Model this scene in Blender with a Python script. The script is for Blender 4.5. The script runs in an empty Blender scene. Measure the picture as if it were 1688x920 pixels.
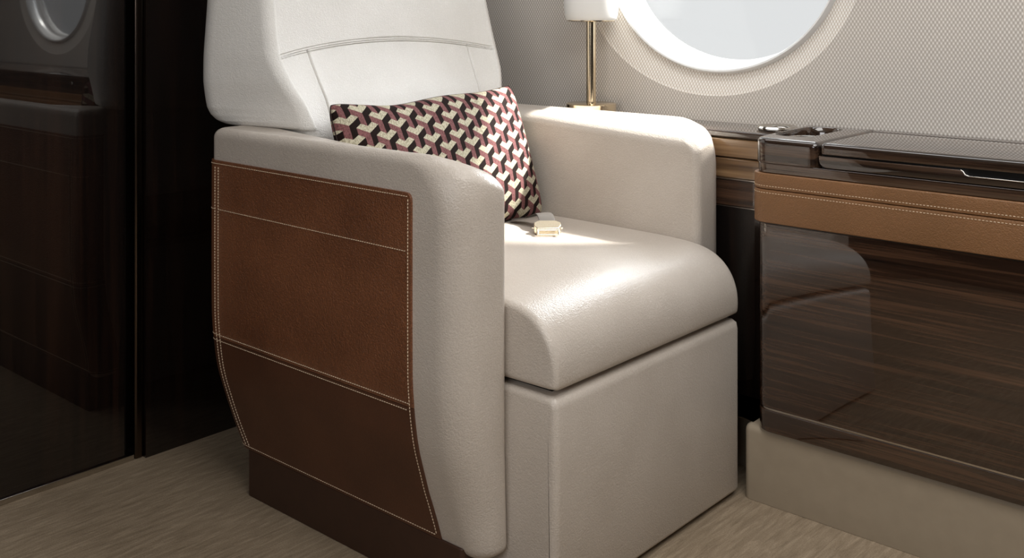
import bpy, bmesh, math, random
from mathutils import Vector, Matrix
random.seed(7)
S = bpy.context.scene
COL = S.collection
PI = math.pi

# ------------------------------------------------------------------ camera
FPX, CX, HOR = 1736.0, 844.0, 12.0
cam_d = bpy.data.cameras.new('camera')
cam = bpy.data.objects.new('camera', cam_d); COL.objects.link(cam)
cam_d.sensor_width = 36.0
cam_d.lens = FPX / 1688.0 * 36.0
cam_d.shift_y = -(460.0 - HOR) / 1688.0
cam_d.clip_start = 0.02
heading = math.atan2(1974.0, 1736.0)
cam.location = (0, 0, 0.95)
cam.rotation_euler = (PI / 2, 0, heading + 0.0)
# the view direction is (-cos t, sin t): a rotation of 90deg - t about Z from +Y
cam.rotation_euler[2] = PI / 2 - heading
S.camera = cam

# ------------------------------------------------------------------ light
W = bpy.data.worlds.new('sky'); S.world = W; W.use_nodes = True
bg = W.node_tree.nodes['Background']
bg.inputs['Color'].default_value = (0.995, 0.995, 1.0, 1)
bg.inputs['Strength'].default_value = 0.80

def sun(name, to_light, strength, angle, color):
    d = bpy.data.lights.new(name, 'SUN'); d.energy = strength; d.angle = math.radians(angle); d.color = color
    o = bpy.data.objects.new(name, d); COL.objects.link(o)
    o.rotation_euler = Vector(to_light).to_track_quat('Z', 'Y').to_euler()
    o.location = (-1.2, 4, 4)
    return o
def area(name, loc, to, sx, sy, power, color):
    d = bpy.data.lights.new(name, 'AREA'); d.shape = 'RECTANGLE'; d.size = sx; d.size_y = sy; d.energy = power; d.color = color
    o = bpy.data.objects.new(name, d); COL.objects.link(o); o.location = loc
    o.rotation_euler = (Vector(loc) - Vector(to)).to_track_quat('Z', 'Y').to_euler()
    return o
sun('sun', (0.36, 0.62, 0.74), 14.0, 4, (1.0, 0.95, 0.88))
sun('sky_glow', (0.05, 0.80, 0.50), 9.0, 60, (0.93, 0.96, 1.0))
area('ceiling_fill', (-0.1, 0.75, 1.83), (-0.1, 0.75, 0), 1.3, 1.0, 20.0, (1.0, 0.97, 0.93))  # unseen overhead area light, added as cabin fill
area('valance_wash', (-0.7, 1.62, 1.84), (-0.7, 1.62, 0), 2.5, 0.22, 9.0, (0.97, 0.98, 1.0))
area('aisle_daylight', (-0.3, -1.2, 1.35), (-0.9, 1.2, 0.6), 1.6, 0.6, 13.0, (0.98, 0.98, 1.0))

S.view_settings.view_transform = 'Standard'
S.view_settings.look = 'None'
S.view_settings.gamma = 1.0
S.view_settings.use_curve_mapping = False
S.view_settings.exposure = 0.05
S.cycles.max_bounces = 10
S.cycles.diffuse_bounces = 5
S.cycles.glossy_bounces = 5
S.cycles.transparent_max_bounces = 12
S.cycles.sample_clamp_indirect = 4.0
S.cycles.use_denoising = True

# ------------------------------------------------------------------ materials
def srgb(r, g, b):
    f = lambda c: (c / 255 / 12.92) if c / 255 <= 0.04045 else ((c / 255 + 0.055) / 1.055) ** 2.4
    return (f(r), f(g), f(b), 1)
class NT:
    def __init__(s, name):
        s.m = bpy.data.materials.new(name); s.m.use_nodes = True
        s.t = s.m.node_tree; s.p = s.t.nodes['Principled BSDF']; s.out = s.t.nodes['Material Output']
    def n(s, typ, **kw):
        o = s.t.nodes.new(typ)
        for k, v in kw.items():
            if k.startswith('i_'): o.inputs[k[2:].replace('_', ' ')].default_value = v
            else: setattr(o, k, v)
        return o
    def l(s, a, b): s.t.links.new(a, b)
    def math(s, op, a, b=None, c=None):
        o = s.t.nodes.new('ShaderNodeMath'); o.operation = op
        for k, v in enumerate((a, b, c)):
            if v is None: continue
            if hasattr(v, 'links'): s.l(v, o.inputs[k])
            else: o.inputs[k].default_value = v
        return o.outputs[0]
    def coords(s, scale=(1, 1, 1), kind='Object'):
        tc = s.n('ShaderNodeTexCoord'); mp = s.n('ShaderNodeMapping'); mp.inputs['Scale'].default_value = scale
        s.l(tc.outputs[kind], mp.inputs['Vector']); return mp.outputs[0]
    def ramp(s, fac, stops, interp='LINEAR'):
        r = s.n('ShaderNodeValToRGB'); r.color_ramp.interpolation = interp
        e = r.color_ramp.elements
        while len(e) > 1: e.remove(e[0])
        e[0].position, e[0].color = stops[0]
        for pz, c in stops[1:]:
            q = e.new(pz); q.color = c
        s.l(fac, r.inputs[0]); return r.outputs[0]
    def base(s, col=None, rough=None, metal=None, coat=None, coat_rough=None, spec=None):
        p = s.p
        if col is not None:
            if hasattr(col, 'links'): s.l(col, p.inputs['Base Color'])
            else: p.inputs['Base Color'].default_value = col
        if rough is not None: p.inputs['Roughness'].default_value = rough
        if metal is not None: p.inputs['Metallic'].default_value = metal
        if coat is not None: p.inputs['Coat Weight'].default_value = coat
        if coat_rough is not None: p.inputs['Coat Roughness'].default_value = coat_rough
        if spec is not None: p.inputs['Specular IOR Level'].default_value = spec
        return s
    def bump(s, h, strength, dist, target='Normal'):
        b = s.n('ShaderNodeBump'); b.inputs['Strength'].default_value = strength; b.inputs['Distance'].default_value = dist
        s.l(h, b.inputs['Height']); s.l(b.outputs[0], s.p.inputs[target]); return b

def leather(name, c1, c2, grain, rough, strength, dist, scuff=None):
    k = NT(name)
    v = k.coords()
    wob = k.n('ShaderNodeTexNoise'); wob.inputs['Scale'].default_value = grain * 0.6; wob.inputs['Detail'].default_value = 2
    k.l(v, wob.inputs['Vector'])
    mix = k.n('ShaderNodeVectorMath', operation='MULTIPLY_ADD'); mix.inputs[1].default_value = (0.004,) * 3
    k.l(wob.outputs['Color'], mix.inputs[0]); k.l(v, mix.inputs[2])
    vo = k.n('ShaderNodeTexVoronoi', feature='SMOOTH_F1'); vo.inputs['Scale'].default_value = grain
    vo.inputs['Smoothness'].default_value = 0.35
    k.l(mix.outputs[0], vo.inputs['Vector'])
    n2 = k.n('ShaderNodeTexNoise'); n2.inputs['Scale'].default_value = grain * 0.45; n2.inputs['Detail'].default_value = 4
    k.l(v, n2.inputs['Vector'])
    h = k.math('MULTIPLY_ADD', n2.outputs[0], 1.1, k.math('MULTIPLY', vo.outputs['Distance'], -1.0))
    k.bump(h, strength, dist)
    n3 = k.n('ShaderNodeTexNoise'); n3.inputs['Scale'].default_value = 7.0; n3.inputs['Detail'].default_value = 5
    k.l(v, n3.inputs['Vector'])
    f = k.math('MULTIPLY_ADD', vo.outputs['Distance'], 0.35, k.math('MULTIPLY', n3.outputs[0], 0.75))
    col = k.ramp(f, [(0.25, c1), (0.75, c2)])
    k.base(col, rough)
    return k.m

def wood(name, axis, dark, mid, light, rough=0.35, coat=1.0, s=1.0, crough=0.02, cior=1.85):
    """fine straight-grained veneer; axis = direction the grain runs"""
    k = NT(name)
    lo, hi = 1.2 * s, 55.0 * s
    sc = {'x': (lo, hi, hi), 'z': (hi, hi, lo), 'y': (hi, lo, hi)}[axis]
    v = k.coords(sc)
    n1 = k.n('ShaderNodeTexNoise'); n1.inputs['Scale'].default_value = 1.0; n1.inputs['Detail'].default_value = 6
    n1.inputs['Roughness'].default_value = 0.62; k.l(v, n1.inputs['Vector'])
    sc2 = tuple(q * 5.0 for q in sc)
    v2 = k.coords(sc2)
    n2 = k.n('ShaderNodeTexNoise'); n2.inputs['Scale'].default_value = 1.0; n2.inputs['Detail'].default_value = 3; k.l(v2, n2.inputs['Vector'])
    sc3 = tuple(q * 0.16 for q in sc)
    v3 = k.coords(sc3)
    n3 = k.n('ShaderNodeTexNoise'); n3.inputs['Scale'].default_value = 1.0; n3.inputs['Detail'].default_value = 2; k.l(v3, n3.inputs['Vector'])
    f = k.math('ADD', k.math('MULTIPLY', n1.outputs[0], 0.5), k.math('ADD', k.math('MULTIPLY', n2.outputs[0], 0.25), k.math('MULTIPLY', n3.outputs[0], 0.35)))
    col = k.ramp(f, [(0.40, dark), (0.54, mid), (0.71, light)])
    k.base(col, rough, coat=coat, coat_rough=crough, spec=0.12); k.p.inputs['Coat IOR'].default_value = cior
    return k.m

def plain(name, col, rough=0.5, metal=0.0, coat=0.0, noise=0.0, nscale=40.0, spec=None):
    k = NT(name)
    n = k.n('ShaderNodeTexNoise'); n.inputs['Scale'].default_value = nscale; n.inputs['Detail'].default_value = 3
    k.l(k.coords(), n.inputs['Vector'])
    d = tuple(c * (1 - noise) for c in col[:3]) + (1,)
    u = tuple(min(1, c * (1 + noise)) for c in col[:3]) + (1,)
    k.base(k.ramp(n.outputs[0], [(0.3, d), (0.7, u)]), rough, metal, coat, 0.03, spec)
    return k.m

M = {}
M['cream'] = leather('cream_leather', srgb(190, 180, 169), srgb(206, 197, 187), 380.0, 0.31, 0.42, 0.0010)
M['white'] = leather('white_leather', srgb(222, 220, 215), srgb(236, 234, 230), 400.0, 0.38, 0.55, 0.0009)
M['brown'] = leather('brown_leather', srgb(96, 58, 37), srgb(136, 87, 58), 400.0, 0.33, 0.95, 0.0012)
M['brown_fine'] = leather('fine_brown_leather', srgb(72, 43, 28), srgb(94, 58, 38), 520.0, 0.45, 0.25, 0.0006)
M['tan'] = leather('tan_leather', srgb(116, 82, 50), srgb(138, 98, 64), 420.0, 0.42, 0.55, 0.0009)
M['plinth'] = plain('dark_brown_plinth', srgb(60, 37, 25), 0.5, noise=0.08)
M['base'] = plain('taupe_base_leather', srgb(160, 147, 128), 0.45, noise=0.03)
M['thread'] = plain('cream_thread', srgb(226, 206, 178), 0.6)
M['wood'] = wood('glossy_dark_veneer', 'x', srgb(12, 6, 4), srgb(46, 29, 19), srgb(94, 66, 47))
M['woodtop'] = wood('glossy_top_veneer', 'x', srgb(12, 7, 5), srgb(42, 29, 21), srgb(92, 70, 54))
M['woodv'] = wood('glossy_partition_veneer', 'z', srgb(5, 2, 2), srgb(17, 9, 6), srgb(38, 22, 14), rough=0.5, cior=1.75)
M['sunlit_wood'] = wood('sunlit_ledge_veneer', 'x', srgb(84, 62, 42), srgb(130, 100, 70), srgb(160, 130, 96), crough=0.1)  # sunlight on the drawer fronts is painted into this paler veneer
M['bronze'] = plain('bronze_strip', srgb(92, 80, 72), 0.22, 1.0)
M['black'] = plain('black_recess', srgb(10, 9, 9), 0.3)
M['chrome'] = plain('polished_dark_metal', srgb(200, 196, 190), 0.12, 1.0)
M['brass'] = plain('champagne_brass', srgb(236, 218, 188), 0.17, 1.0, noise=0.03)
M['buckle'] = plain('champagne_buckle_metal', srgb(232, 222, 200), 0.25, 0.85)
M['ring'] = plain('white_window_trim', srgb(228, 228, 227), 0.25, coat=0.5)
M['ceil'] = plain('warm_white_panel', srgb(205, 200, 192), 0.6)

def mat_webbing():
    k = NT('grey_belt_webbing'); v = k.coords()
    w = k.n('ShaderNodeTexWave'); w.inputs['Scale'].default_value = 220; w.inputs['Distortion'].default_value = 1.5
    k.l(v, w.inputs['Vector'])
    k.base(k.ramp(w.outputs['Fac'], [(0.2, srgb(48, 43, 39)), (0.8, srgb(80, 73, 68))]), 0.7)
    k.bump(w.outputs['Fac'], 0.5, 0.0006); return k.m
M['web'] = mat_webbing()

def mat_shade():
    k = NT('white_lamp_shade')
    k.base(srgb(232, 231, 228), 0.5)
    k.p.inputs['Subsurface Weight'].default_value = 0.0
    return k.m
M['shade'] = mat_shade()

def mat_fabric(name='woven_wall_fabric', g=1.0):
    """woven wall covering: staggered pale dots on taupe"""
    k = NT(name)
    q = lambda r, gg, b: tuple(min(1, c * g) for c in srgb(r, gg, b)[:3]) + (1,)
    tc = k.n('ShaderNodeTexCoord'); sx = k.n('ShaderNodeSeparateXYZ'); k.l(tc.outputs['Object'], sx.inputs[0])
    a = k.math('COSINE', k.math('MULTIPLY', sx.outputs['X'], 2 * PI / 0.0078))
    b = k.math('COSINE', k.math('MULTIPLY', sx.outputs['Z'], 2 * PI / 0.0118))
    f = k.math('MULTIPLY_ADD', k.math('MULTIPLY', a, b), 0.5, 0.5)
    n = k.n('ShaderNodeTexNoise'); n.inputs['Scale'].default_value = 500; k.l(tc.outputs['Object'], n.inputs['Vector'])
    f2 = k.math('ADD', k.math('MULTIPLY', f, 0.8), k.math('MULTIPLY', n.outputs[0], 0.2))
    col = k.ramp(f2, [(0.15, q(178, 170, 161)), (0.55, q(205, 198, 190)), (0.85, q(238, 233, 227))])
    k.base(col, 0.75); k.bump(f2, 0.6, 0.0008); return k.m
M['fabric'] = mat_fabric()
M['fabric_halo'] = mat_fabric('painted_halo_fabric', 1.26)  # brighter copy of the wall fabric; light halo painted round the window

def mat_carpet():
    k = NT('beige_carpet')
    v = k.coords((26, 3.2, 1)); n = k.n('ShaderNodeTexNoise'); n.inputs['Scale'].default_value = 4.0; n.inputs['Detail'].default_value = 7
    n.inputs['Roughness'].default_value = 0.7; n.inputs['Distortion'].default_value = 0.4; k.l(v, n.inputs['Vector'])
    v2 = k.coords((1, 1, 1)); n2 = k.n('ShaderNodeTexNoise'); n2.inputs['Scale'].default_value = 420; n2.inputs['Detail'].default_value = 3; k.l(v2, n2.inputs['Vector'])
    f = k.math('ADD', k.math('MULTIPLY', n.outputs[0], 0.7), k.math('MULTIPLY', n2.outputs[0], 0.3))
    col = k.ramp(f, [(0.34, srgb(126, 111, 92)), (0.52, srgb(150, 134, 113)), (0.70, srgb(178, 161, 138))])
    k.base(col, 0.95, spec=0.1); k.bump(f, 0.8, 0.004); return k.m
M['carpet'] = mat_carpet()

def mat_glass():
    k = NT('clear_window_pane')
    k.t.nodes.remove(k.p)
    tr = k.n('ShaderNodeBsdfTransparent'); tr.inputs['Color'].default_value = (0.97, 0.98, 0.98, 1)
    gl = k.n('ShaderNodeBsdfGlossy'); gl.inputs['Roughness'].default_value = 0.05
    mx = k.n('ShaderNodeMixShader'); mx.inputs[0].default_value = 0.02; k.l(tr.outputs[0], mx.inputs[1]); k.l(gl.outputs[0], mx.inputs[2])
    k.l(mx.outputs[0], k.out.inputs['Surface']); return k.m
M['glass'] = mat_glass()

def mat_pattern():
    """tripod (three-armed block) weave on a triangular lattice, in metres of UV"""
    U = 0.0139
    k = NT('geometric_block_jacquard')
    tc = k.n('ShaderNodeTexCoord'); sx = k.n('ShaderNodeSeparateXYZ'); k.l(tc.outputs['UV'], sx.inputs[0])
    X = k.math('MULTIPLY', sx.outputs[0], 1 / U); Y = k.math('MULTIPLY', sx.outputs[1], 1 / U)
    # p = al*a + be*b with a=(c30,.5), b=(-c30,.5)
    c30 = math.cos(PI / 6)
    xx = k.math('MULTIPLY', X, 1 / (2 * c30))
    al = k.math('ADD', Y, xx); be = k.math('SUBTRACT', Y, xx)
    am = k.math('FLOORED_MODULO', al, 3.0); bm = k.math('FLOORED_MODULO', be, 3.0)
    ia = k.math('FLOOR', am); ib = k.math('FLOOR', bm)
    gt = k.math('GREATER_THAN', k.math('FRACT', am), k.math('FRACT', bm))
    idx = k.math('ADD', k.math('MULTIPLY_ADD', ia, 6.0, k.math('MULTIPLY', ib, 2.0)), gt)
    def kind(i, j, g):
        fa, fb = (0.7, 0.3) if g else (0.3, 0.7)
        for m_ in range(-2, 3):
            for n_ in range(-2, 3):
                A, B = i + fa - 3 * m_, j + fb - 3 * n_
                def inside(u, v): return (0 <= u < 2 and 0 <= v < 1) or (0 <= u < 1 and 0 <= v < 2)
                if inside(A, B): return 'c'
                if inside(A - B, -B): return 'd'
                if inside(B - A, -A): return 'm'
        return 'c'
    CC = {'c': srgb(212, 206, 182), 'd': srgb(30, 13, 8), 'm': srgb(140, 94, 95)}
    stops = []
    for q in range(18):
        stops.append((q / 18.0, CC[kind(q // 6, (q // 2) % 3, q % 2)]))
    f = k.math('MULTIPLY_ADD', idx, 1 / 18.0, 0.5 / 18.0)
    col = k.ramp(f, stops, 'CONSTANT')
    # woven ribs
    mp = k.n('ShaderNodeMapping'); mp.inputs['Scale'].default_value = (1, 0.45, 1); mp.inputs['Rotation'].default_value = (0, 0, 0.35)
    k.l(tc.outputs['UV'], mp.inputs[0])
    vo = k.n('ShaderNodeTexVoronoi'); vo.inputs['Scale'].default_value = 620; k.l(mp.outputs[0], vo.inputs['Vector'])
    mx = k.n('ShaderNodeMix', data_type='RGBA', blend_type='MULTIPLY'); mx.inputs[0].default_value = 0.8
    k.l(col, mx.inputs[6]); k.l(k.ramp(vo.outputs['Distance'], [(0.1, (1, 1, 1, 1)), (0.8, (0.35, 0.33, 0.3, 1))]), mx.inputs[7])
    k.base(mx.outputs[2], 0.85, spec=0.2); k.bump(vo.outputs['Distance'], -0.8, 0.0012); return k.m
M['pattern'] = mat_pattern()

# ------------------------------------------------------------------ mesh helpers
def link_mesh(name, verts, faces, mat, parent=None, smooth=40, weighted=False, mats=None):
    me = bpy.data.meshes.new(name); me.from_pydata([tuple(v) for v in verts], [], faces); me.update()
    bm = bmesh.new(); bm.from_mesh(me); bmesh.ops.recalc_face_normals(bm, faces=bm.faces); bm.to_mesh(me); bm.free()
    for p in me.polygons: p.use_smooth = True
    if smooth < 180: me.set_sharp_from_angle(angle=math.radians(smooth))
    me.materials.append(mat)
    o = bpy.data.objects.new(name, me); COL.objects.link(o)
    if weighted:
        w = o.modifiers.new('wn', 'WEIGHTED_NORMAL'); w.keep_sharp = True
    if parent: put(o, parent)
    return o
ROOTS = {}
def put(o, parent):
    """parent while keeping world placement"""
    o.parent = parent
    o.matrix_parent_inverse = ROOTS.get(parent.name, Matrix.Identity(4)).copy()
def thing(name, label, cat, loc, group=None):
    o = bpy.data.objects.new(name, None); COL.objects.link(o); o.location = loc; o.empty_display_size = 0.1
    o['label'] = label; o['category'] = cat
    if group: o['group'] = group
    ROOTS[o.name] = Matrix.Translation(-Vector(loc))
    return o
def structure(o): o['kind'] = 'structure'; return o

def box_mesh(x0, x1, y0, y1, z0, z1, r=0.0, seg=3):
    bm = bmesh.new(); bmesh.ops.create_cube(bm, size=1.0)
    for v in bm.verts:
        v.co = Vector((x0 + (v.co.x + .5) * (x1 - x0), y0 + (v.co.y + .5) * (y1 - y0), z0 + (v.co.z + .5) * (z1 - z0)))
    if r > 0: bmesh.ops.bevel(bm, geom=list(bm.edges), offset=r, segments=seg, profile=0.5, affect='EDGES')
    vs = [v.co.copy() for v in bm.verts]; bm.verts.index_update(); fs = [[v.index for v in f.verts] for f in bm.faces]
    bm.free(); return vs, fs
def merge(*ms):
    V, F = [], []
    for v, f in ms:
        n = len(V); V += list(v); F += [[i + n for i in q] for q in f]
    return V, F
def box(name, x0, x1, y0, y1, z0, z1, mat, parent=None, r=0.0, seg=3):
    v, f = box_mesh(x0, x1, y0, y1, z0, z1, r, seg)
    return link_mesh(name, v, f, mat, parent, 40, weighted=r > 0)

def round_poly(pts, radii, seg=8, edge_n=1):
    """closed 2D polygon with rounded corners"""
    out = []; n = len(pts)
    if not hasattr(radii, '__len__'): radii = [radii] * n
    if not hasattr(edge_n, '__len__'): edge_n = [edge_n] * n
    arcs = []
    for i in range(n):
        p = Vector(pts[i]); a = (Vector(pts[i - 1]) - p).normalized(); b = (Vector(pts[(i + 1) % n]) - p).normalized()
        r = radii[i]; ang = a.angle(b); d = r / math.tan(ang / 2) if r > 0 else 0
        s, e = p + a * d, p + b * d
        if r <= 0: arcs.append([p]); continue
        c = p + (a + b).normalized() * (r / math.sin(ang / 2))
        v0, v1 = s - c, e - c; t = v0.angle(v1); cr = v0.x * v1.y - v0.y * v1.x; sg = 1 if cr > 0 else -1
        arc = []
        for k in range(seg + 1):
            q = sg * t * k / seg; ca, sa = math.cos(q), math.sin(q)
            arc.append(c + Vector((v0.x * ca - v0.y * sa, v0.x * sa + v0.y * ca)))
        arcs.append(arc)
    for i in range(n):
        out += arcs[i]
        a, b = arcs[i][-1], arcs[(i + 1) % n][0]
        for k in range(1, edge_n[i]): out.append(a.lerp(b, k / edge_n[i]))
    return out
def loft_rings(rings, cap=True, close=False):
    n = len(rings[0]); V = [p for r in rings for p in r]; F = []
    m = len(rings)
    for i in range(m - 1 + (1 if close else 0)):
        a, b = i * n, ((i + 1) % m) * n
        for j in range(n):
            k = (j + 1) % n; F.append([a + j, a + k, b + k, b + j])
    if cap and not close:
        F.append(list(range(n))[::-1]); F.append([(m - 1) * n + j for j in range(n)])
    return V, F
def offset2(pts, d):
    """offset closed CCW polygon inwards by d"""
    n = len(pts); out = []
    for i in range(n):
        a, b, c = Vector(pts[i - 1]), Vector(pts[i]), Vector(pts[(i + 1) % n])
        e1, e2 = (b - a), (c - b)
        if e1.length < 1e-9: e1 = e2
        if e2.length < 1e-9: e2 = e1
        e1.normalize(); e2.normalize()
        n1, n2 = Vector((-e1.y, e1.x)), Vector((-e2.y, e2.x)); nn = n1 + n2
        if nn.length < 1e-6: nn = n1
        nn.normalize(); out.append(b + nn * d / max(0.5, nn.dot(n1)))
    return out
def prism_y(profile, y0, y1, r, seg=6, mid=1, warp=None):
    """profile: CCW list of (x, z); rounded ends of radius r"""
    rings = []
    def ring(p, y): return [Vector((q[0], y, q[1])) for q in p]
    for k in range(seg + 1):
        t = (PI / 2) * k / seg; rings.append(ring(offset2(profile, r * (1 - math.sin(t))), y0 + r * (1 - math.cos(t))))
    for k in range(1, mid): rings.append(ring(profile, y0 + r + (y1 - y0 - 2 * r) * k / mid))
    for k in range(seg, -1, -1):
        t = (PI / 2) * k / seg; rings.append(ring(offset2(profile, r * (1 - math.sin(t))), y1 - r * (1 - math.cos(t))))
    V, F = loft_rings(rings)
    if warp: V = [warp(v) for v in V]
    return V, F
def prism_z(poly, z0, z1, r, seg=5, r0=None):
    """poly: CCW list of (x, y)"""
    r0 = r if r0 is None else r0
    rings = []
    def ring(p, z): return [Vector((q[0], q[1], z)) for q in p]
    for k in range(seg + 1):
        t = (PI / 2) * k / seg; rings.append(ring(offset2(poly, r0 * (1 - math.sin(t))), z0 + r0 * (1 - math.cos(t))))
    for k in range(seg, -1, -1):
        t = (PI / 2) * k / seg; rings.append(ring(offset2(poly, r * (1 - math.sin(t))), z1 - r * (1 - math.cos(t))))
    return loft_rings(rings)
def lathe(prof, cx, cy, n=64):
    rings = [[Vector((cx + r * math.cos(2 * PI * k / n), cy + r * math.sin(2 * PI * k / n), z)) for k in range(n)] for r, z in prof]
    return loft_rings(rings)
def resample(path, step):
    P = [Vector(p) for p in path]; out = [P[0].copy()]; acc = 0.0
    for a, b in zip(P, P[1:]):
        L = (b - a).length
        if L < 1e-9: continue
        t = step - acc
        while t <= L:
            out.append(a.lerp(b, t / L)); t += step
        acc = (acc + L) % step
    return out
def dashes(path, normal, pitch=0.0056, fill=0.68, w=0.0011, h=0.0009):
    """row of sewn stitches along a polyline; normal: function(point)->outward normal"""
    V, F = [], []
    P = resample(path, pitch / 4.0)
    for i in range(0, len(P) - 4, 4):
        a, b = P[i], P[i + 3]
        d = (b - a)
        if d.length < 1e-6: continue
        d.normalize(); nn = normal((a + b) / 2); s = d.cross(nn).normalized(); nn = s.cross(d).normalized()
        L = pitch * fill / 2; c = (a + b) / 2; base = len(V)
        for t, k in ((-1, 0.55), (-0.6, 1.0), (0.6, 1.0), (1, 0.55)):
            for x, z in ((-1, -0.6), (-0.6, 0.7), (0, 1.0), (0.6, 0.7), (1, -0.6)):
                V.append(c + d * (L * t) + s * (w * 0.5 * x * k) + nn * (h * z * k))
        for q in range(3):
            for e in range(5):
                g = (e + 1) % 5; F.append([base + q * 5 + e, base + q * 5 + g, base + (q + 1) * 5 + g, base + (q + 1) * 5 + e])
        F.append([base + e for e in range(5)]); F.append([base + 15 + e for e in range(4, -1, -1)])
    return V, F
def tube_mesh(path, r, n=8, closed=False):
    P = [Vector(p) for p in path]; rings = []; m = len(P)
    for i, p in enumerate(P):
        a = P[i - 1] if (i > 0 or closed) else P[0]; b = P[(i + 1) % m] if (i < m - 1 or closed) else P[-1]
        d = (b - a).normalized(); u = d.cross(Vector((0, 0, 1)))
        if u.length < 1e-3: u = d.cross(Vector((0, 1, 0)))
        u.normalize(); w = d.cross(u)
        rings.append([p + (u * math.cos(2 * PI * k / n) + w * math.sin(2 * PI * k / n)) * r for k in range(n)])
    return loft_rings(rings, cap=not closed, close=closed)
def interp(tab, x):
    if x <= tab[0][0]: return tab[0][1]
    for (a, fa), (b, fb) in zip(tab, tab[1:]):
        if x <= b:
            t = (x - a) / (b - a); return fa + (fb - fa) * t
    return tab[-1][1]
def sinterp(tab, x):
    """monotone-ish smooth interpolation (Catmull-Rom)"""
    n = len(tab)
    if x <= tab[0][0]: return tab[0][1]
    if x >= tab[-1][0]: return tab[-1][1]
    for i in range(n - 1):
        if x <= tab[i + 1][0]:
            x0, y0 = tab[i]; x1, y1 = tab[i + 1]; h = x1 - x0
            m0 = (tab[i + 1][1] - tab[i - 1][1]) / (tab[i + 1][0] - tab[i - 1][0]) if i > 0 else (y1 - y0) / h
            m1 = (tab[i + 2][1] - tab[i][1]) / (tab[i + 2][0] - tab[i][0]) if i < n - 2 else (y1 - y0) / h
            t = (x - x0) / h
            return (2*t**3 - 3*t*t + 1) * y0 + (t**3 - 2*t*t + t) * h * m0 + (-2*t**3 + 3*t*t) * y1 + (t**3 - t*t) * h * m1

# ------------------------------------------------------------------ the room shell
XB = -2.06          # partition plane
YW = 2.10           # window wall plane
XF, YN, ZC = 2.3, -1.6, 1.86
structure(box('floor', XB - .1, XF, YN, YW + .1, -0.05, 0.0, M['carpet']))
structure(box('ceiling', XB - .1, XF, YN, YW + .25, ZC, ZC + 0.05, M['ceil']))
structure(box('wall_near', XB - .1, XF, YN - 0.05, YN, 0, ZC, M['woodv']))
structure(box('wall_front', XF, XF + .05, YN, YW + .25, 0, ZC, M['woodv']))

WIN = [(-1.22, 1.085), (0.36, 1.085)]
def ell(c, a, b, th, y): return Vector((c[0] + a * math.cos(th), y, c[1] + b * math.sin(th)))
def wall_right():
    V, F = [], []
    N = 128
    def tile(x0, x1, z0, z1, c):
        nonlocal V, F
        base = len(V)
        # ring list: hole -> dish -> halo edge -> rectangle
        rings = []
        c0 = (c[0] - 0.013, c[1]); c1 = (c[0] - 0.030, c[1] - 0.004)
        th = [2 * PI * (k + .5) / N for k in range(N)]
        rings.append([ell(c0, .305, .281, t, YW + 0.018) for t in th])
        rings.append([ell(c1, .368, .329, t, YW + 0.002) for t in th])
        rings.append([ell(c1, .372, .333, t, YW) for t in th])
        rect = []
        for t in th:
            dx, dz = .372 * math.cos(t), .333 * math.sin(t)
            kx = ((x1 - c1[0]) / dx) if dx > 0 else ((x0 - c1[0]) / dx)
            kz = ((z1 - c1[1]) / dz) if dz > 0 else ((z0 - c1[1]) / dz)
            q = min(kx, kz); rect.append(Vector((c1[0] + dx * q, YW, c1[1] + dz * q)))
        # snap nearest samples to the corners
        for cx, cz in ((x0, z0), (x0, z1), (x1, z0), (x1, z1)):
            i = min(range(N), key=lambda j: (rect[j] - Vector((cx, YW, cz))).length); rect[i] = Vector((cx, YW, cz))
        for q in (0.06, 0.3, 0.65): rings.append([a.lerp(b, q) for a, b in zip(rings[2], rect)])
        rings.append(rect)
        for r in rings: V += r
        for i in range(len(rings) - 1):
            for j in range(N):
                k = (j + 1) % N; F.append([base + i * N + j, base + i * N + k, base + (i + 1) * N + k, base + (i + 1) * N + j])
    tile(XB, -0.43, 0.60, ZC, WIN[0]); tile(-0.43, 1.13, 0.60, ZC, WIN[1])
    b = len(V); V += [Vector((1.13, YW, .6)), Vector((XF, YW, .6)), Vector((XF, YW, ZC)), Vector((1.13, YW, ZC))]; F.append([b, b+1, b+2, b+3])
    b = len(V); V += [Vector((XB, YW, 0)), Vector((XF, YW, 0)), Vector((XF, YW, .6)), Vector((XB, YW, .6))]; F.append([b, b+1, b+2, b+3])
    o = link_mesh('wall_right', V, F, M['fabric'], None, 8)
    o.data.materials.append(M['fabric_halo'])
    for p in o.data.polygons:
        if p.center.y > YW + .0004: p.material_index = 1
    return structure(o)
wr = wall_right()
for p in wr.data.polygons: pass

def window(idx, c):
    t = bpy.data.objects.new('window_%d' % idx, None); COL.objects.link(t); t.location = (c[0], YW, c[1]); t['kind'] = 'structure'
    ROOTS[t.name] = Matrix.Translation(-Vector(t.location))
    N = 128
    c0 = (c[0] - 0.013, c[1])
    # lip, shallow cone, inner roll, throat: (ellipse a, b, y, blend of centres)
    prof = [(.292, .237, .016, 0), (.290, .235, .006, 0), (.2865, .2315, .001, 0), (.283, .228, .002, 0), (.279, .224, .010, .1),
            (.2765, .2195, .020, .3), (.275, .217, .030, .5), (.2755, .217, .036, .6), (.2785, .2185, .042, .8), (.2795, .2165, .050, 1.0), (.278, .212, .056, 1), (.275, .207, .060, 1), (.275, .207, .085, 1)]
    rings = []
    for a, b, y, m in prof:
        cc = (c0[0] + (c[0] - c0[0]) * m, c[1]); rings.append([ell(cc, a + .017, b + .050, 2 * PI * k / N, YW + y) for k in range(N)])
    V, F = loft_rings(rings, cap=False)
    link_mesh('window_frame', V, F, M['ring'], t, 70)
    rings = [[ell(c, .298, .263, 2 * PI * k / N, YW + y) for k in range(N)] for y in (.070, .074)]
    V, F = loft_rings(rings); link_mesh('pane', V, F, M['glass'], t, 40)
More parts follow.
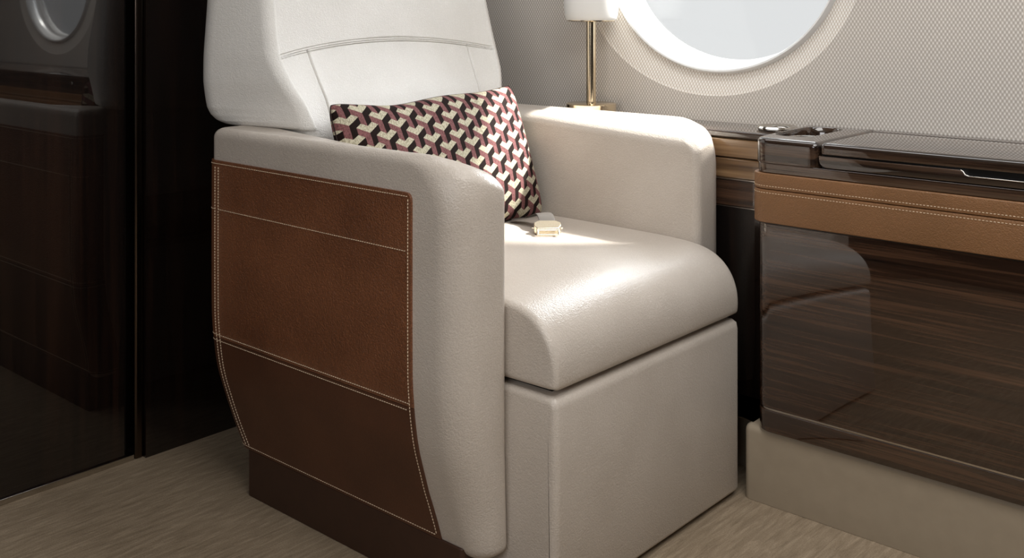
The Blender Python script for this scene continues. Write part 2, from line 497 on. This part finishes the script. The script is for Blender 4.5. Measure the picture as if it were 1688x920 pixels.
for i, c in enumerate(WIN): window(i + 1, c)

# partition behind the chair: two glossy veneer panels and a joint strip
structure(box('wall_left', XB - 0.06, XB - 0.0, YN, 1.117, 0.012, ZC, M['woodv'], None))
structure(box('wall_back', XB - 0.06, XB + 0.015, 1.157, YW, 0.0, ZC, M['woodv'], None))
structure(box('trim_1', XB - 0.06, XB - 0.03, 1.117, 1.137, 0.0, ZC, M['black'], None))
structure(box('trim_2', XB - 0.05, XB + 0.008, 1.1365, 1.1565, 0.0, ZC, M['bronze'], None, r=0.005))
structure(box('baseboard_left', XB - 0.06, XB + 0.006, YN, 1.136, 0.0, 0.012, M['chrome'], None, r=0.001))

# taupe leather plinth that carries the side furniture
bp = [(-1.012, 1.955), (-1.012, 1.83), (XF - .01, 1.83), (XF - .01, 2.095), (XB + .02, 2.095), (XB + .02, 1.955)]
pp = round_poly(bp, [0.004, 0.014, 0.004, 0.004, 0.004, 0.004], 6)
v, f = prism_z(pp, 0.0, 0.145, 0.014, 5, r0=0.001)
structure(link_mesh('baseboard_right', v, f, M['base'], None, 50))

# ------------------------------------------------------------------ console cabinet
YC = 1.815
XC0, XC1 = -0.985, 1.9
def slab(x0, x1, y0, y1, rl):   # footprint with rounded front-left corner
    return round_poly([(x0, y0), (x1, y0), (x1, y1), (x0, y1)], [rl, 0.004, 0.004, 0.004], 10)
con = thing('side_console', 'glossy dark veneer console with tan leather band under the round window', 'cabinet', (0.45, 1.96, 0.145))
YB = 2.097
v, f = prism_z(slab(XC0, XC1, YC + .004, YB, 0.035), 0.145, 0.186, 0.002); link_mesh('lower_panel', v, f, M['wood'], con, 40)
v, f = prism_z(slab(XC0 + .002, XC1, YC + .006, YB, 0.035), 0.186, 0.190, 0.0005); link_mesh('metal_strip', v, f, M['chrome'], con, 40)
v, f = prism_z(slab(XC0, XC1, YC + .004, YB, 0.035), 0.190, 0.5405, 0.002); link_mesh('front_panel', v, f, M['wood'], con, 40)
v, f = prism_z(slab(XC0 - .004, XC1, YC, YB, 0.037), 0.5405, 0.5425, 0.0005); link_mesh('shadow_strip', v, f, M['black'], con, 40)
# leather band, split by a seam at z=.606
for z0, z1 in ((0.5425, 0.6055), (0.6065, 0.636)):
    v, f = prism_z(slab(XC0 - .008, XC1, YC - .004, YB, 0.038), z0, z1, 0.0025); b_ = link_mesh('leather_band', v, f, M['tan'], con, 50)
    zz = z1 - 0.006 if z0 < .6 else z0 + 0.006
    fp = [Vector((p.x, p.y, zz)) for p in round_poly([(XC0 - .008, YC - .004), (0.3, YC - .004), (0.3, YB), (XC0 - .008, YB)], [0.038, .001, .001, .001], 14)]
    fp = fp[:17]
    fp = [Vector((XC0 - .008, 1.95, zz))] + [p for p in fp]
    fp = [p for p in fp if p.y < 1.96]
    def nrm(p):
        cx, cy = XC0 - .008 + .038, YC - .004 + .038
        if p.x < cx and p.y < cy: return Vector((p.x - cx, p.y - cy, 0)).normalized()
        return Vector((-1, 0, 0)) if p.y > cy else Vector((0, -1, 0))
    V, F = dashes(fp, nrm, 0.0060, 0.62, 0.0012, 0.0007)
    link_mesh('stitching', V, F, M['thread'], b_, 60); b_.children[0].matrix_parent_inverse = Matrix.Identity(4)
# lower rail runs the whole length, the block at the left rises to the top
v, f = prism_z(slab(XC0, XC1, YC, YB, 0.034), 0.637, 0.6555, 0.0018); link_mesh('lower_rail', v, f, M['woodtop'], con, 40)
XS = -0.852
# left block with cup recess: ring mesh around the opening
def top_block():
    z0, z1 = 0.6557, 0.702
    outer = round_poly([(XC0, YC), (XS, YC), (XS, YB), (XC0 - .018, YB)], [0.034, 0.0125, 0.0125, 0.0125], 10, [10, 12, 8, 14])
    rings = []
    def R(p, z): return [Vector((q[0], q[1], z)) for q in p]
    for k in range(7):
        t = (PI / 2) * k / 6; rr = 0.010
        rings.append(R(offset2(outer, rr * (1 - math.cos(t))), z1 - rr + rr * math.sin(t)))
    rings.insert(0, R(outer, z0))
    # opening resampled to the same vertex count by angle from its centre
    cx, cy = -0.943, 1.968
    op = round_poly([(-0.981, 1.872), (-0.902, 1.872), (-0.902, 2.062), (-0.981, 2.062)], 0.036, 12, 6)
    def at_angle(poly, th):
        d = Vector((math.cos(th), math.sin(th)))
        for a, b in zip(poly, poly[1:] + poly[:1]):
            a2, b2 = Vector(a) - Vector((cx, cy)), Vector(b) - Vector((cx, cy)); e = b2 - a2
            den = d.x * e.y - d.y * e.x
            if abs(den) < 1e-9: continue
            t = (a2.x * e.y - a2.y * e.x) / den; s = (a2.x * d.y - a2.y * d.x) / den
            if t > 0 and -1e-6 <= s <= 1 + 1e-6: return Vector((cx, cy)) + d * t
        return Vector((cx, cy))
    last = rings[-1]
    inner = [at_angle(op, math.atan2(p.y - cy, p.x - cx)) for p in last]
    rings.append(R(inner, z1)); 
    sm = lambda s: [Vector((cx, cy)) + (q - Vector((cx, cy))) * s for q in inner]
    rings.append(R(sm(.985), z1 - .0015)); rings.append(R(sm(.96), z1 - .012)); rings.append(R(sm(.93), z1 - .040)); rings.append(R(sm(.1), z1 - .0405))
    V, F = loft_rings(rings)
    return V, F
v, f = top_block(); tb = link_mesh('top_block', v, f, M['woodtop'], con, 35)
# chrome ring and dark cup inside the recess
V, F = lathe([(.030, .664), (.034, .664), (.036, .690), (.0385, .6915), (.040, .690), (.038, .664)], -0.940, 1.955, 48)
o = link_mesh('cup_ring', V, F, M['chrome'], con, 40)
# lid of the table leaf and its front rail with the finger notch
lid = round_poly([(XS + .002, YC), (XC1, YC), (XC1, 2.052), (XS + .002, 2.052)], [0.0125, .011, .011, .011], 6)
v, f = prism_z(lid, 0.6815, 0.702, 0.0095, 6, r0=0.002); link_mesh('table_lid', v, f, M['woodtop'], con, 40)
v, f = prism_z(round_poly([(XS + .002, 2.054), (XC1, 2.054), (XC1, YB), (XS + .002, YB)], 0.002, 2), 0.6557, 0.702, 0.001); link_mesh('back_strip', v, f, M['woodtop'], con, 40)
box('shadow_gap', XS + .004, XC1, YC + .010, 2.050, 0.6557, 0.6815, M['black'], con)
# front rail profile in x-z, extruded in y
prof = [(XS + .002, .678)] + [(XS + .002, .669), (XS + .004, .664), (XS + .009, .6595), (XS + .016, .657), (XC1, .657), (XC1, .678)]
def notch(xa, xb): return [(xb + .004, .678), (xb, .676), (xb - .003, .671), (xb - .010, .6685), (xa + .010, .6685), (xa + .003, .671), (xa, .676), (xa - .004, .678)]
prof += notch(-0.595, -0.395)
V, F = prism_y(prof, YC + .0005, YC + .012, 0.0010, 3); link_mesh('front_rail', V, F, M['woodtop'], con, 35)
V, F = tube_mesh([Vector((x, YC + .0012, z)) for x, z in notch(-0.595, -0.395)], 0.0011, 8); link_mesh('notch_edge', V, F, M['chrome'], con, 60)

# low ledge cabinet behind the far armrest
led = thing('side_ledge', 'narrow glossy wooden ledge cabinet behind the armchair, carrying the lamp', 'cabinet', (-1.5, 2.02, 0.145))
X0, X1, YL = XB + .02, -1.010, 1.952
box('ledge_top', X0, X1, YL - .004, YB, 0.677, 0.692, M['woodtop'], led, r=0.004)
box('upper_drawer', X0, X1, YL, YB, 0.6365, 0.6755, M['sunlit_wood'], led, r=0.003)
box('lower_drawer', X0, X1, YL + .002, YB, 0.593, 0.6345, M['sunlit_wood'], led, r=0.004)
box('metal_strip', X0, X1, YL - .001, YB, 0.5905, 0.593, M['chrome'], led)
box('middle_panel', X0, X1, YL + .002, YB, 0.535, 0.590, M['wood'], led, r=0.002)
box('metal_strip', X0, X1, YL, YB, 0.5335, 0.535, M['chrome'], led)
box('lower_panel', X0, X1, YL + .006, YB, 0.145, 0.5335, M['woodv'], led, r=0.001)
V, F = lathe([(.030, .692), (.040, .6925), (.043, .697), (.040, .7005), (.034, .699), (.030, .694)], -1.045, 2.035, 48)
link_mesh('cup_rim', V, F, M['chrome'], led, 50)

# ------------------------------------------------------------------ armchair
CY = 1.548
chair = thing('armchair', 'cream leather cabin armchair with brown stitched side panel, below the round window', 'armchair', (-1.45, CY, 0.0))
YO, YI = 1.150, 1.262      # outer / inner face of the near arm
XR, XA = -1.795, -1.116    # rear / front of the arms
def arm_out(z):            # inward drift of the outer face near the bottom
    return sinterp([(0.07, .057), (0.10, .052), (0.14, .042), (0.19, .028), (0.25, .012), (0.32, .003), (0.37, 0.0), (0.72, 0.0)], z)
def arm_rear(z):
    return sinterp([(0.07, .042), (0.10, .024), (0.14, .012), (0.2, .004), (0.3, 0.0), (0.72, 0.0)], z)
RO = 0.056
def arm_mesh(mirror):
    rings = []
    zb, zt = 0.072, 0.716
    levels = []
    r = 0.020
    for k in range(6): t = PI / 2 * k / 5; levels.append((zb + r * (1 - math.cos(t)), r * (1 - math.sin(t)), .028 * (1 - math.sin(t))))
    for k in range(1, 24): levels.append((zb + r + (zt - .038 - zb - r) * k / 24, 0, 0))
    r = 0.018
    # the front of the top rolls over with a larger radius than the sides
    for k in range(1, 15):
        z = zt - .038 + .038 * math.sin(PI / 2 * k / 14)
        s = z - (zt - r); ins = 0 if s < 0 else r - math.sqrt(max(0, r * r - s * s))
        s2 = z - (zt - .038); fr = .038 - math.sqrt(max(0, .038 ** 2 - s2 * s2))
        levels.append((z, ins, fr * 1.15))
    for z, ins, fr in levels:
        o = arm_out(z); rr = arm_rear(z)
        x0, x1 = XR + rr + ins, XA - max(fr, ins)
        y0, y1 = YO + o + ins, YI - ins
        ro = min(RO, (y1 - y0) * .78); ri = min(.018, (y1 - y0) * .18)
        kt = max(0, min(1, (z - (zt - .075)) / .075)); ro = min((y1 - y0) * .86, ro + .034 * kt)
        ro = max(.006, ro - ins * .3); ri = max(.004, ri - ins * .5)
        pts = round_poly([(x0, y0), (x1, y0), (x1, y1), (x0, y1)], [max(.004, .022 - ins * .5), ro, ri, .012 if ins == 0 else .006], 10, [1, 1, 1, 1])
        f_ = 1.0 + .45 * kt * kt
        for p in pts:
            if p.x > x1 - ro - 1e-6 and p.y < y0 + ro: p.x = x1 - (x1 - p.x) * f_
        ring = []
        for p in pts:
            # the top falls gently towards the seat
            t = max(0, min(1, (p.y - YO - .022) / (YI - YO - .030))); k = max(0, min(1, (z - .60) / .10)) * (lambda q: q * q * (3 - 2 * q))(max(0, min(1, (p.x + 1.74) / .34)))
            ring.append(Vector((p.x, (2 * CY - p.y) if mirror else p.y, z - .034 * t * k)))
        rings.append(ring)
    return loft_rings(rings)
near_arm = None
for mirror in (False, True):
    V, F = arm_mesh(mirror)
    a_ = link_mesh('armrest', V, F, M['cream'], chair, 60)
    if not mirror: near_arm = a_

# brown leather side panel following the near arm, wrapped round its rear corner
XP1 = -1.221
def arm_surf(s, z, off):
    """s>=0: distance forward from the rear corner tangent; s<0: round the rear corner"""
    r = .022; x0 = XR + arm_rear(z); y0 = YO + arm_out(z)
    if s >= 0: p = Vector((x0 + r + s, y0, z)); n = Vector((0, -1, 0))
    else:
        a = min(-s / r, PI / 2); ex = max(0, -s - r * PI / 2)
        n = Vector((-math.sin(a), -math.cos(a), 0)); p = Vector((x0 + r, y0 + r, z)) + n * r; p.y += ex
        p = Vector((p.x, p.y, z))
    dz = (arm_out(z + .004) - arm_out(z - .004)) / .008
    n = Vector((n.x, n.y, -dz if n.y < -.2 else 0)).normalized() if True else n
    return p + n * off, n
S0 = -0.034 - 0.035
def s_front(z): return XP1 - (XR + arm_rear(z) + .022) + interp([(0.09, .012), (0.17, .003), (.3, 0.0), (0.7, 0)], z)
def panel(z0, z1, rc_top, mat, name):
    ns, nz = 90, 40; V, F = [], []
    def grid(off):
        g = []
        for j in range(nz + 1):
            z = z0 + (z1 - z0) * j / nz; row = []
            for i in range(ns + 1):
                sf = s_front(z); s = S0 + (sf - S0) * i / ns; zz = z
                if rc_top > 0:
                    # round the upper front corner
                    cs, cz = sf - rc_top, z1 - rc_top
                    if s > cs and z > cz:
                        u, w = (s - cs) / rc_top, (z - cz) / rc_top; m = max(u, w); L = math.hypot(u, w)
                        if L > 0: s = cs + rc_top * u * m / L; zz = cz + rc_top * w * m / L
                row.append(arm_surf(s, zz, off)[0])
            g.append(row)
        return g
    A, B = grid(.0042), grid(-.001)
    for row in A: V += row
    for row in B: V += row
    N = (ns + 1) * (nz + 1); I = lambda i, j: j * (ns + 1) + i
    for j in range(nz):
        for i in range(ns):
            F.append([I(i, j), I(i + 1, j), I(i + 1, j + 1), I(i, j + 1)]); F.append([N + I(i, j + 1), N + I(i + 1, j + 1), N + I(i + 1, j), N + I(i, j)])
    for i in range(ns):
        F.append([I(i, 0), N + I(i, 0), N + I(i + 1, 0), I(i + 1, 0)]); F.append([I(i, nz), I(i + 1, nz), N + I(i + 1, nz), N + I(i, nz)])
    for j in range(nz):
        F.append([I(0, j), I(0, j + 1), N + I(0, j + 1), N + I(0, j)]); F.append([I(ns, j), N + I(ns, j), N + I(ns, j + 1), I(ns, j + 1)])
    return link_mesh(name, V, F, mat, near_arm, 50)
ROOTS[near_arm.name] = Matrix.Identity(4)
near_arm_inv = Matrix.Identity(4)
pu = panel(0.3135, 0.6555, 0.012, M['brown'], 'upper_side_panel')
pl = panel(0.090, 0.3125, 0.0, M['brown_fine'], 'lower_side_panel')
for q in (pu, pl): q.matrix_parent_inverse = Matrix.Identity(4)
def pn(p):
    if p.x < XR + .022 + .003: return Vector((-0.7, -0.7, 0))
    return Vector((0, -1, 0))
def srow(pts, off=.0046): return [arm_surf(s, z, off)[0] for s, z in pts]
def zr(a, b, n=60): return [a + (b - a) * k / n for k in range(n + 1)]
rows = []
rows.append([(.004, z) for z in zr(.098, .648)]); rows.append([(.015, z) for z in zr(.098, .648)])
rows.append([(S0 + (s_front(.6) - .0065 - S0) * k / 80, .6495) for k in range(81)])
rows.append([(s_front(z) - .0065, z) for z in zr(.098, .6495)])
rows.append([(S0 + (.004 - S0) * k / 10, .562) for k in range(11)])
rows.append([(.015 + (s_front(.56) - .0065 - .015) * k / 60, .562) for k in range(61)])
for zc in (.319, .3075):
    rows.append([(S0 + (s_front(zc) - .0065 - S0) * k / 80, zc) for k in range(81)])
rows.append([(S0 + (s_front(.1) - .0065 - S0) * k / 80, .0955) for k in range(81)])
V, F = merge(*[dashes(srow(r), pn, 0.0056, .70, .0013, .0008) for r in rows])
st = link_mesh('stitching', V, F, M['thread'], near_arm, 60); st.matrix_parent_inverse = Matrix.Identity(4)

# seat cushion
cp = [(-1.66, .352), (-1.030, .352), (-1.0235, .3555), (-1.0205, .362), (-1.0205, .385), (-1.023, .402), (-1.029, .420), (-1.038, .436), (-1.050, .450), (-1.066, .4625),
      (-1.085, .4715), (-1.108, .4775), (-1.14, .4815), (-1.20, .484), (-1.30, .485), (-1.45, .486), (-1.66, .487)]
def cw(v):
    k = max(0, min(1, (v.z - .37) / .10)); t = (v.y - CY) / .286
    return Vector((v.x, v.y, v.z + k * .006 * (1 - t * t)))
V, F = prism_y(cp, 1.2635, 1.8325, 0.011, 6, 16, cw)
cu = link_mesh('seat_cushion', V, F, M['cream'], chair, 50)
sd = cu.modifiers.new('sub', 'SUBSURF'); sd.levels = 1; sd.render_levels = 1
# foot box under the seat
fp = [(-1.66, .010), (-1.030, .010), (-1.0245, .0125), (-1.022, .018), (-1.022, .326), (-1.025, .338), (-1.036, .3435), (-1.66, .3435)]
V, F = prism_y(fp, 1.2645, 1.8345, 0.012, 6, 1); link_mesh('footrest_box', V, F, M['cream'], chair, 50)
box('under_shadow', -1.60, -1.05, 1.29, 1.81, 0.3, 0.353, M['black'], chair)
box('glide', -1.60, -1.05, 1.29, 1.81, 0.0, 0.012, M['black'], chair)
# plinth below the near arm
for y0, y1 in ((1.200, 1.262), (1.834, 1.896)):
    v, f = prism_z(round_poly([(-1.742, y0), (-1.16, y0), (-1.16, y1), (-1.742, y1)], .008, 4), 0.0, 0.09, 0.002); link_mesh('plinth', v, f, M['plinth'], chair, 50)

# backrest with stitched seams pressed into its face
HF = [(.50, .268), (.70, .276), (.715, .281), (.74, .288), (.765, .298), (.80, .314), (.83, .322), (.86, .326), (.965, .319), (1.1, .31), (1.25, .295), (1.34, .27), (1.38, .235), (1.40, .19)]
HR = [(.50, .268), (.702, .272), (.709, .285), (.7125, .34), (.7165, .362), (.724, .377), (.735, .386), (.75, .392), (.80, .395), (1.0, .388), (1.2, .37), (1.34, .34), (1.38, .30), (1.40, .24)]
XFt = [(.50, -1.600), (.65, -1.625), (.715, -1.636), (.765, -1.648), (.80, -1.664), (.86, -1.692), (.965, -1.718), (1.1, -1.752), (1.25, -1.79), (1.34, -1.82), (1.38, -1.845), (1.40, -1.87)]
XRt = [(.50, -1.78), (.705, -1.81), (.7125, -1.845), (.724, -1.868), (.745, -1.880), (.80, -1.884), (.965, -1.884), (1.1, -1.89), (1.25, -1.92), (1.34, -1.935), (1.38, -1.93), (1.40, -1.92)]
def seam_depth(y, z):
    d = 0.0; ay = abs(y)
    zs = .880 - .30 * y * y                      # arched cross seam
    def g(q, w): return math.exp(-(q / w) ** 2)
    k = abs(z - zs); d += -.0042 * g(k - .0042, .0011) - .0042 * g(k, .0009) + .0012 * g(k, .0045)
    if z < zs:
        yv = .232 - .10 * max(0, .87 - z) * (1 if z > .60 else 1)
        d += -.0110 * g(ay - yv, .0017) + .0016 * g(ay - yv, .012)
    return d
def backrest():
    zs = [.50, .55, .60, .65, .68] + [.69 + .0018 * k for k in range(93)] + [.857 + .0008 * k for k in range(36)] + [.886 + .003 * k for k in range(31)] + [.98 + .02 * k for k in range(18)] + [1.335, 1.35, 1.36, 1.37, 1.38, 1.385, 1.39, 1.395, 1.40]
    rings = []; nf = 420
    for z in zs:
        hf, hr, xf, xr = (sinterp(t, z) if t is not HR else interp(t, z) for t in (HF, HR, XFt, XRt))
        rf = .030 if z < 1.33 else .02
        pts = round_poly([(xf, hf), (xr, hr), (xr, -hr), (xf, -hf)], [rf, .045, .045, rf], 10, [6, 6, 6, nf])
        ring = []
        for p in pts:
            x, y = p.x, p.y
            # side faces are gently padded, the face is dished between the wings
            if abs(y) < hf - rf * .6 and x > (xf + xr) / 2:
                u = y / hf
                x += -.016 * (1 - u ** 4) * min(1, max(0, (z - .5) / .3)) + seam_depth(y, z)
            ring.append(Vector((x, CY + y, z)))
        rings.append(ring)
    return loft_rings(rings)
V, F = backrest(); link_mesh('backrest', V, F, M['white'], chair, 180)

# ------------------------------------------------------------------ patterned cushion on the seat
def pillow():
    Wd, Ht, T = .272, .152, .066
    nu, nv = 120, 80
    # local frame: u along Y, v up and leaning back, w out of the face
    C0 = Vector((-1.548, 1.542, .6230))
    ey = Vector((-.03, 1.0, .022)).normalized()
    ev = Vector((-.30, .0, .954)); ev = (ev - ey * ev.dot(ey)).normalized(); ew = ey.cross(ev).normalized()
    if ew.x < 0: ew = -ew
    V, UV, F = [], [], []
    for side in (1, -1):
        for j in range(nv + 1):
            for i in range(nu + 1):
                u, v = -1 + 2 * i / nu, -1 + 2 * j / nv
                # denser towards the rim
                us, vs = math.sin(u * PI / 2), math.sin(v * PI / 2)
                k = max(0, (1 - us ** 2)) * max(0, (1 - vs ** 2))
                h = T * k ** .42
                x = Wd * us * (1 - .035 * (1 - vs ** 2) * abs(us) ** 3)
                y = Ht * vs * (1 - .085 * (1 - us ** 2) * abs(vs) ** 3)
                cr = 1 - .035 * (abs(us) * abs(vs)) ** 10; x *= cr; y *= cr
                # soft folds near the top edge
                h += .0035 * math.sin(9 * us + 1.3) * (max(0, vs) ** 3) * k ** .3
                y += .004 * math.sin(5.5 * us + .6) * max(0, vs) ** 4
                p = C0 + ey * x + ev * y + ew * (side * h)
                if side > 0 or True: p += ew * (.010 * us * us - .004)
                V.append(p); UV.append((x + .02 + .3, y + .012 + .3))
    N = (nu + 1) * (nv + 1); I = lambda i, j: j * (nu + 1) + i
    for j in range(nv):
        for i in range(nu):
            F.append([I(i, j), I(i + 1, j), I(i + 1, j + 1), I(i, j + 1)])
            F.append([N + I(i, j), N + I(i, j + 1), N + I(i + 1, j + 1), N + I(i + 1, j)])
    o = link_mesh('throw_pillow', V, F, M['pattern'], None, 180)
    uvl = o.data.uv_layers.new(name='uv')
    for li, lp in enumerate(o.data.loops): uvl.data[li].uv = UV[lp.vertex_index]
    bm = bmesh.new(); bm.from_mesh(o.data); bmesh.ops.remove_doubles(bm, verts=bm.verts, dist=1e-6); bmesh.ops.recalc_face_normals(bm, faces=bm.faces); bm.to_mesh(o.data); bm.free()
    o['label'] = 'rectangular pillow woven with cream, mauve and black three-armed blocks, on the armchair seat'
    o['category'] = 'pillow'
    # piped edge
    rim = []
    for i in range(nu): rim.append(I(i, 0))
    for j in range(nv): rim.append(I(nu, j))
    for i in range(nu, 0, -1): rim.append(I(i, nv))
    for j in range(nv, 0, -1): rim.append(I(0, j))
    V2, F2 = tube_mesh([V[q] for q in rim], .0014, 6, True)
    q = link_mesh('piping', V2, F2, M['pipe'], o, 180); q.matrix_parent_inverse = Matrix.Identity(4)
M['pipe'] = plain('dark_brown_piping', srgb(40, 20, 16), .8)
pillow()

# ------------------------------------------------------------------ seat belt buckle on the cushion
def belt():
    C0 = Vector((-1.357, 1.652, .4915))
    t = thing('seat_belt', 'champagne metal belt buckle on grey webbing lying beside the pillow', 'seat belt', tuple(C0 + Vector((0, 0, 0))))
    d = Vector((0.68, -0.733, 0)).normalized()      # towards the open end, facing the camera
    s = Vector((0.733, 0.68, 0)).normalized()
    def L(a, b, c): return C0 + d * (a * 1.15) + s * (b * 1.15) + Vector((0, 0, c * 1.15))
    def hexa(pb, z0, z1s):
        """prism from base polygon (a,b) with per-vertex top heights"""
        n = len(pb); V = [L(a, b, z0) for a, b in pb] + [L(a, b, z) for (a, b), z in zip(pb, z1s)]
        F = [list(range(n))[::-1], list(range(n, 2 * n))] + [[i, (i + 1) % n, n + (i + 1) % n, n + i] for i in range(n)]
        return V, F
    # cover plate: six-sided, sloping down towards the frame
    body = hexa([(-.018, -.015), (-.018, .015), (-.006, .0235), (.006, .0235), (.013, .0185), (.013, -.0185), (.006, -.0235), (-.006, -.0235)], .001, [.019, .019, .018, .016, .0115, .0115, .016, .018])
    b_ = link_mesh('buckle', *body, M['buckle'], t, 30); bv = b_.modifiers.new('b', 'BEVEL'); bv.width = .0012; bv.segments = 2
    # side cheeks and open front frame
    parts = []
    for sg in (-1, 1):
        parts.append(tube_mesh([L(.010, sg * .0185, .0095), L(.024, sg * .0185, .0075), L(.026, sg * .0185, .0030)], .0024, 8))
        parts.append(tube_mesh([L(-.004, sg * .021, .008), L(-.004, sg * .0275, .008)], .0017, 10))
    parts.append(tube_mesh([L(.026, -.0195, .0028), L(.026, .0195, .0028)], .0019, 8))
    parts.append(tube_mesh([L(.017, -.018, .0085), L(.017, .018, .0085)], .0026, 8))
    V, F = merge(*parts); fr = link_mesh('buckle_frame', V, F, M['buckle'], t, 50)
    # webbing loops back over the seat and under the pillow
    path = [(-.004, .004, .005), (-.016, .002, .012), (-.026, .000, .021), (-.038, -.003, .027), (-.052, -.008, .026), (-.066, -.018, .018), (-.085, -.036, .008), (-.11, -.060, .003)]
    V, F = [], []
    for i, (a, b, c) in enumerate(path):
        n = path[min(i + 1, len(path) - 1)]; p = path[max(i - 1, 0)]
        dv = (d * (n[0] - p[0]) + s * (n[1] - p[1])).normalized(); sv = Vector((-dv.y, dv.x, 0)); w = .019
        q = L(a, b, c)
        for e in (-1, 1):
            for h in (0, .0016): V.append(q + sv * w * e + Vector((0, 0, h)))
    for i in range(len(path) - 1):
        a, b = 4 * i, 4 * i + 4
        for e, g in ((0, 1), (1, 3), (3, 2), (2, 0)): F.append([a + e, a + g, b + g, b + e])
    F.append([0, 1, 3, 2]); e = 4 * (len(path) - 1); F.append([e, e + 2, e + 3, e + 1])
    w_ = link_mesh('webbing', V, F, M['web'], t, 60)
    sm = w_.modifiers.new('s', 'SUBSURF'); sm.levels = 2; sm.render_levels = 2
    w_.data.shade_smooth()
belt()

# ------------------------------------------------------------------ table lamp
def lamp():
    cx, cy, zl = -1.527, 2.024, .692
    t = thing('table_lamp', 'slim brass table lamp with white drum shade on the ledge', 'lamp', (cx, cy, zl))
    V, F = lathe([(.001, zl + .0003), (.0585, zl + .0003), (.060, zl + .0018), (.060, zl + .0265), (.058, zl + .028), (.001, zl + .0282)], cx, cy, 72)
    link_mesh('lamp_base', V, F, M['brass'], t, 40)
    V, F = lathe([(.0115, zl + .028), (.0115, zl + .38), (.001, zl + .381)], cx, cy, 32)
    link_mesh('stem', V, F, M['brass'], t, 40)
    V, F = lathe([(.055, .918), (.060, .9205), (.0625, .927), (.0645, .940), (.066, .960), (.066, 1.075), (.0645, 1.075), (.0645, .960), (.061, .930), (.055, .9215)], cx, cy, 72)
    F = F[:-2] + [[ (9) * 72 + j, 9 * 72 + (j + 1) % 72, (j + 1) % 72, j] for j in range(72)]
    link_mesh('lamp_shade', V, F, M['shade'], t, 60)
    V, F = lathe([(.012, .9185), (.056, .9165), (.0575, .918), (.0575, .9205), (.012, .9215)], cx, cy, 72)
    link_mesh('shade_ring', V, F, M['brass'], t, 40)
lamp()
for o in bpy.data.objects:
    n = o.name.split('.')[0]
    lab = {'upper_side_panel': 'grained brown leather panel', 'lower_side_panel': 'smooth dark brown leather panel', 'backrest': 'white leather backrest',
           'plinth': 'dark brown plinth', 'leather_band': 'tan leather band', 'webbing': 'grey woven webbing', 'lamp_shade': 'white drum shade', 'cup_ring': 'polished metal cup ring'}.get(n)
    if lab: o['label'] = lab
bpy.context.view_layer.update()
